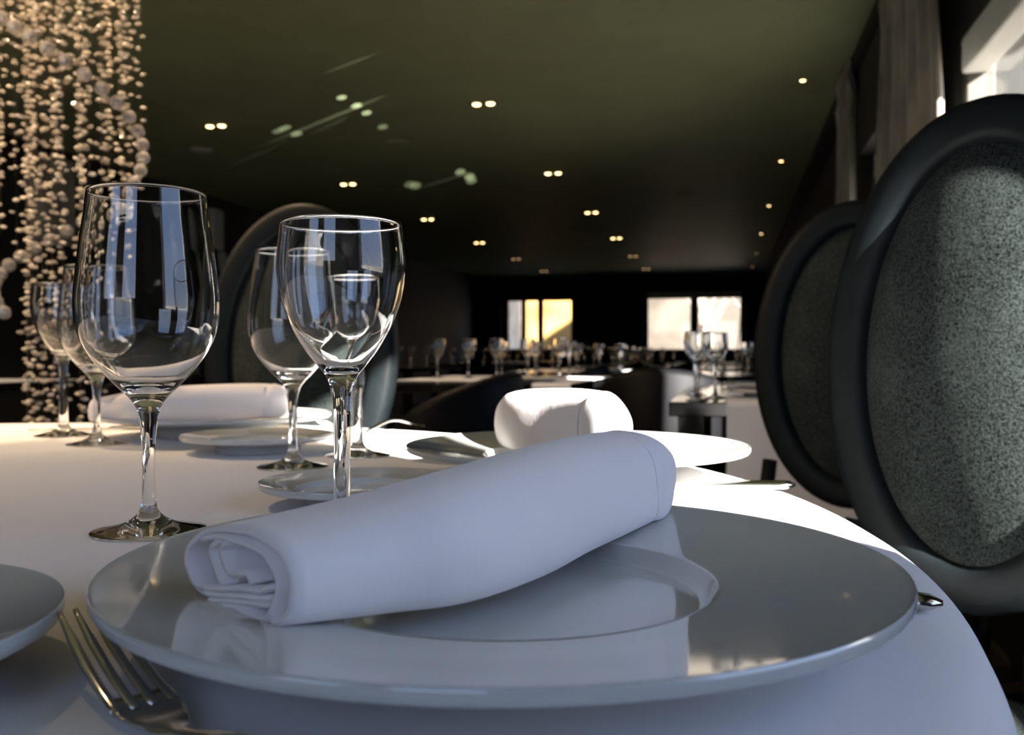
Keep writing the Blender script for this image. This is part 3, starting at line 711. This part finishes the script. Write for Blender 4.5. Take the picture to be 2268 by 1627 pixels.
# column of tables along the middle
T = [(-0.97, 4.15), (-0.95, 6.35), (-0.95, 8.5), (-0.95, 10.6), (-0.95, 12.7)]
on = ['first', 'second', 'third', 'fourth', 'fifth']
for i, (X, Y) in enumerate(T):
    dtable(X-0.42, X+0.40, Y-0.72, Y+0.72, '%s black gloss table of the middle column' % on[i])
    runner(X-0.42, X+0.40, Y-0.36, Y+0.02, 0.0, 0.0, 'white runner across the %s middle table, nearer the picture front' % on[i], axis='x')
    runner(X-0.42, X+0.40, Y+0.20, Y+0.55, 0.0, 0.0, 'white runner across the %s middle table, its farther strip' % on[i], axis='x')
    gl = 'goblets on the %s middle table' % on[i]
    for j in range(5):
        o = far_glass((X-0.32+0.14*j, Y-0.03+0.02*math.sin(j*2), TZ+0.0028), 'goblet in the row on the near runner of the %s middle table' % on[i], gl, 0.93)
    for j in range(4):
        far_glass((X-0.3+0.17*j, Y+0.42, TZ+0.0028), 'goblet in the row on the far runner of the %s middle table' % on[i], gl+', far row', 0.9)
    far_plate((X+0.24, Y-0.52, TZ+0.0004), 'plate at the right front corner of the %s middle table' % on[i], 'plates on the tables beyond')
    tub(X+0.02, Y-1.04, 270, 'black tub chair with its back to the camera before the %s middle table' % on[i])
# drape on the sunlit corner of the first middle table
runner(-0.71, -0.565, 3.432, 3.80, 0.16, 0.0, 'napkin draped over the sunlit right front corner of the first middle table', name='draped_napkin')
# left column
for i, (X, Y) in enumerate([(-2.9, 5.2), (-2.9, 8.0), (-2.9, 11.0), (-2.9, 14.0)]):
    dtable(X-0.42, X+0.40, Y-0.72, Y+0.72, '%s black gloss table of the left column' % on[i])
    for j in range(6):
        far_glass((X-0.33+0.13*j, Y-0.1+0.04*math.sin(j*3), TZ+0.0004), 'goblet on the %s table of the left column' % on[i], 'goblets on the %s left table' % on[i], 0.93)
    tub(X+0.02, Y-1.04, 270, 'black tub chair before the %s table of the left column' % on[i])
# window column beyond
for i, (X, Y) in enumerate([(0.12, 5.6), (0.12, 8.0), (0.1, 10.4), (0.1, 13.0)]):
    dtable(X-0.40, X+0.40, Y-0.6, Y+0.6, '%s black gloss table farther along the window wall' % on[i])
    for j in range(5):
        far_glass((X-0.30+0.14*j, Y-0.2+0.05*math.sin(j*3), TZ+0.0004), 'goblet on the %s table farther along the window wall' % on[i], 'goblets on the %s window table' % on[i], 0.93)
# far-left long table whose edge shows behind the crystals
dtable(-4.6, -2.7, 2.9, 3.7, 'long dark table at the left behind the hanging crystals')
runner(-4.5, -2.8, 2.95, 3.65, 0.0, 0.0, 'white runner on the long dark table behind the hanging crystals', axis='x')
# wall pieces at the left
e = tag(empty('wall_sconce', (XL, 0, 0)), 'pale glass wall sconce on the left wall above the glasses', 'wall lamp')
a, b = ray(478, 440); kx = (XL+0.06 - 0)/(a*cs-sn); yy = kx*(a*sn+cs); e.location = (XL+0.0, yy, CZ+1.10)
bevel(MB().box((0.001, -0.12, -0.02), (0.10, 0.12, 0.42)).build('shade', M['sconce'], e, smooth=False), 0.04, 3)
MB().tube([(0.05, 0.12, -0.02), (0.06, 0.14, -0.2), (0.06, 0.18, -0.36)], [0.05, 0.06, 0.03], 10).build('drop', M['sconce'], e)
a, b = ray(112, 400); kx = XL/(a*cs-sn); yy = kx*(a*sn+cs)
e = tag(empty('reflection_panel', (XL+0.001, yy, 1.95)), 'pale mottled panel imitating a blurred window reflection behind the hanging crystals', 'wall panel')
bevel(MB().box((0, -0.26, -0.20), (0.03, 0.26, 0.50)).build('panel', M['picture'], e, smooth=False), 0.01)  # panel added to carry the painted window reflection

# ------------------------------------------------------------------ crystal chandelier
CX = W((158-1134)/F*2.25, 2.25, 0)
ch = tag(empty('crystal_chandelier', (CX.x, CX.y, ZT)), 'tall hanging chandelier of amber beads with a spiral of crystal balls', 'chandelier')
MB().lathe([(0, -0.001), (0.20, -0.001), (0.21, -0.01), (0.20, -0.03), (0, -0.03)], 48).build('canopy', M['steel'], ch)
rnd = random.Random(3)
ico = []
bmi = bmesh.new(); bmesh.ops.create_icosphere(bmi, subdivisions=1, radius=1.0); bmi.verts.ensure_lookup_table()
iv = [v.co.copy() for v in bmi.verts]; jf = [tuple(v.index for v in f.verts) for f in bmi.faces]; bmi.free()
beads = MB(); wires = MB()
RC = 0.165
for s in range(56):
    a = rnd.uniform(0, 2*PI); r = RC*math.sqrt(rnd.uniform(0.05, 1)); x, y = r*math.cos(a), r*math.sin(a)
    r_in = r < 0.10 and x < 0.06
    zend = -(1.86 if r_in else rnd.uniform(0.9, 1.45)); z = -0.05-rnd.uniform(0, 0.03)
    wires.tube([(x, y, -0.03), (x, y, zend)], 0.0004, 3)
    while z > zend:
        jx, jy = rnd.uniform(-0.009, 0.009), rnd.uniform(-0.009, 0.009); k = 0.0070*rnd.uniform(0.75, 1.15); rot = Matrix.Rotation(rnd.uniform(0, 6), 3, 'Z') @ Matrix.Rotation(rnd.uniform(-0.5, 0.5), 3, 'X')
        beads.add([rot @ Vector((v.x*k*1.25, v.y*k*1.25, v.z*k*0.7)) + Vector((x+jx, y+jy, z)) for v in iv], jf)
        z -= rnd.uniform(0.024, 0.040)
o = beads.build('bead_strands', M['bead'], ch, smooth=False); o['kind'] = 'stuff'
o = wires.build('wires', M['wire'], ch); o['kind'] = 'stuff'
ballme = None
for i in range(34):
    th = -0.35+(2*PI+1.35)*i/33; r = RC*0.98
    if ballme is None:
        bmi = bmesh.new(); bmesh.ops.create_icosphere(bmi, subdivisions=2, radius=0.0165); ballme = bpy.data.meshes.new('crystal_ball'); bmi.to_mesh(ballme); bmi.free(); ballme.materials.append(M['crystal'])
    b = bpy.data.objects.new('crystal_ball', ballme); COL.objects.link(b); b.parent = ch
    b.location = Vector((cs, sn, 0))*(-r*math.cos(th)) + Vector((sn, -cs, 0))*(r*math.sin(th)) + Vector((0, 0, 1.714-0.327*th/PI-ZT))
lc = Vector((CX.x, CX.y, 0))
spot(at(478, 278, ZT)*0.25+Vector((CX.x+0.9, CX.y-1.1, ZT-0.03))*0.75, 170, WARM, 1.2, 0.5, 0.03, target=(CX.x, CX.y, 1.3))  # added warm spot without a fixture, to brighten the beads
spot((CX.x-0.9, CX.y-0.9, ZT-0.03), 130, WARM, 1.3, 0.5, 0.03, target=(CX.x, CX.y, 1.2))  # second added bead spot, also without a fixture

# ------------------------------------------------------------------ light
SUN_EL = math.radians(26)
tosun = W(0.575, -0.818); tosun.normalize(); tosun = Vector((tosun.x*math.cos(SUN_EL), tosun.y*math.cos(SUN_EL), math.sin(SUN_EL)))
sl = bpy.data.lights.new('sun', 'SUN'); sl.energy = 48; sl.angle = math.radians(0.8); sl.color = (1.0, 0.95, 0.88)
so = bpy.data.objects.new('sun', sl); COL.objects.link(so); so.rotation_euler = tosun.to_track_quat('Z', 'Y').to_euler(); so.location = (5, -5, 6)
w = bpy.data.worlds.new('sky'); S.world = w; w.use_nodes = True; nt = w.node_tree; nt.nodes.clear()
out = nt.nodes.new('ShaderNodeOutputWorld'); bg = nt.nodes.new('ShaderNodeBackground'); nt.links.new(bg.outputs[0], out.inputs[0])
tc = nt.nodes.new('ShaderNodeTexCoord'); sx = nt.nodes.new('ShaderNodeSeparateXYZ'); rp = nt.nodes.new('ShaderNodeValToRGB')
nt.links.new(tc.outputs['Generated'], sx.inputs[0]); nt.links.new(sx.outputs['Z'], rp.inputs[0]); nt.links.new(rp.outputs[0], bg.inputs[0])
rp.color_ramp.elements[0].position = 0.0; rp.color_ramp.elements[0].color = (0.55, 0.63, 0.79, 1)
rp.color_ramp.elements[1].position = 0.6; rp.color_ramp.elements[1].color = (0.20, 0.37, 0.78, 1)
bg.inputs[1].default_value = 2.8
# added narrow spots standing in for sunlight reflected onto the ceiling by tableware
glint_spots = [(790, 234, 1.1, 16), (812, 250, 0.8, 14), (757, 216, 0.9, 13), (848, 281, 0.6, 6), (657, 296, 0.8, 11), (632, 283, 0.6, 8), (616, 290, 0.5, 6),
          (1020, 381, 0.34, 20), (1040, 391, 0.34, 26), (1044, 400, 0.26, 18), (920, 411, 0.36, 18), (908, 408, 0.26, 12)]
for k, (px, py, deg, en) in enumerate(glint_spots):
    src = Vector((-0.6, 3.55, TZ+0.08))
    o = spot(src, en*110, (0.95, 1.0, 0.9), math.radians(deg), 0.2, 0.001, target=at(px, py, ZT))
    o.name = 'glint_fill_spot'; o.data.name = 'glint_fill_spot'
def streak_spot(a, b, widen, en, src):  # elongated spot, added to draw a reflected-light streak on the ceiling
    P0, P1 = at(*a, ZT), at(*b, ZT); P = (P0+P1)/2; d = (P-src).normalized(); ang = (P0-src).angle(P1-src)
    x = (P1-P0); x = (x-d*x.dot(d)).normalized(); z = -d; y = z.cross(x)
    o = spot(src, en*2.2, (0.95, 1.0, 0.9), ang, 1.0, 0.001); o.rotation_euler = Matrix((x, y, z)).transposed().to_euler(); o.scale = (1, widen, 1)
    o.name = 'glint_fill_spot'
A1, A2 = Vector((-0.62, 3.56, TZ+0.08)), Vector((-0.6, 3.6, TZ+0.08))
streak_spot((600, 315), (905, 190), 0.045, 150, A1); streak_spot((700, 170), (860, 108), 0.06, 40, A1); streak_spot((470, 385), (690, 290), 0.05, 40, A1)
streak_spot((900, 425), (1075, 372), 0.07, 110, A2); streak_spot((680, 300), (790, 250), 0.12, 50, A1)
S.view_settings.view_transform = 'Standard'; S.view_settings.look = 'None'; S.view_settings.gamma = 1.0; S.view_settings.use_curve_mapping = False
S.view_settings.exposure = 0.45
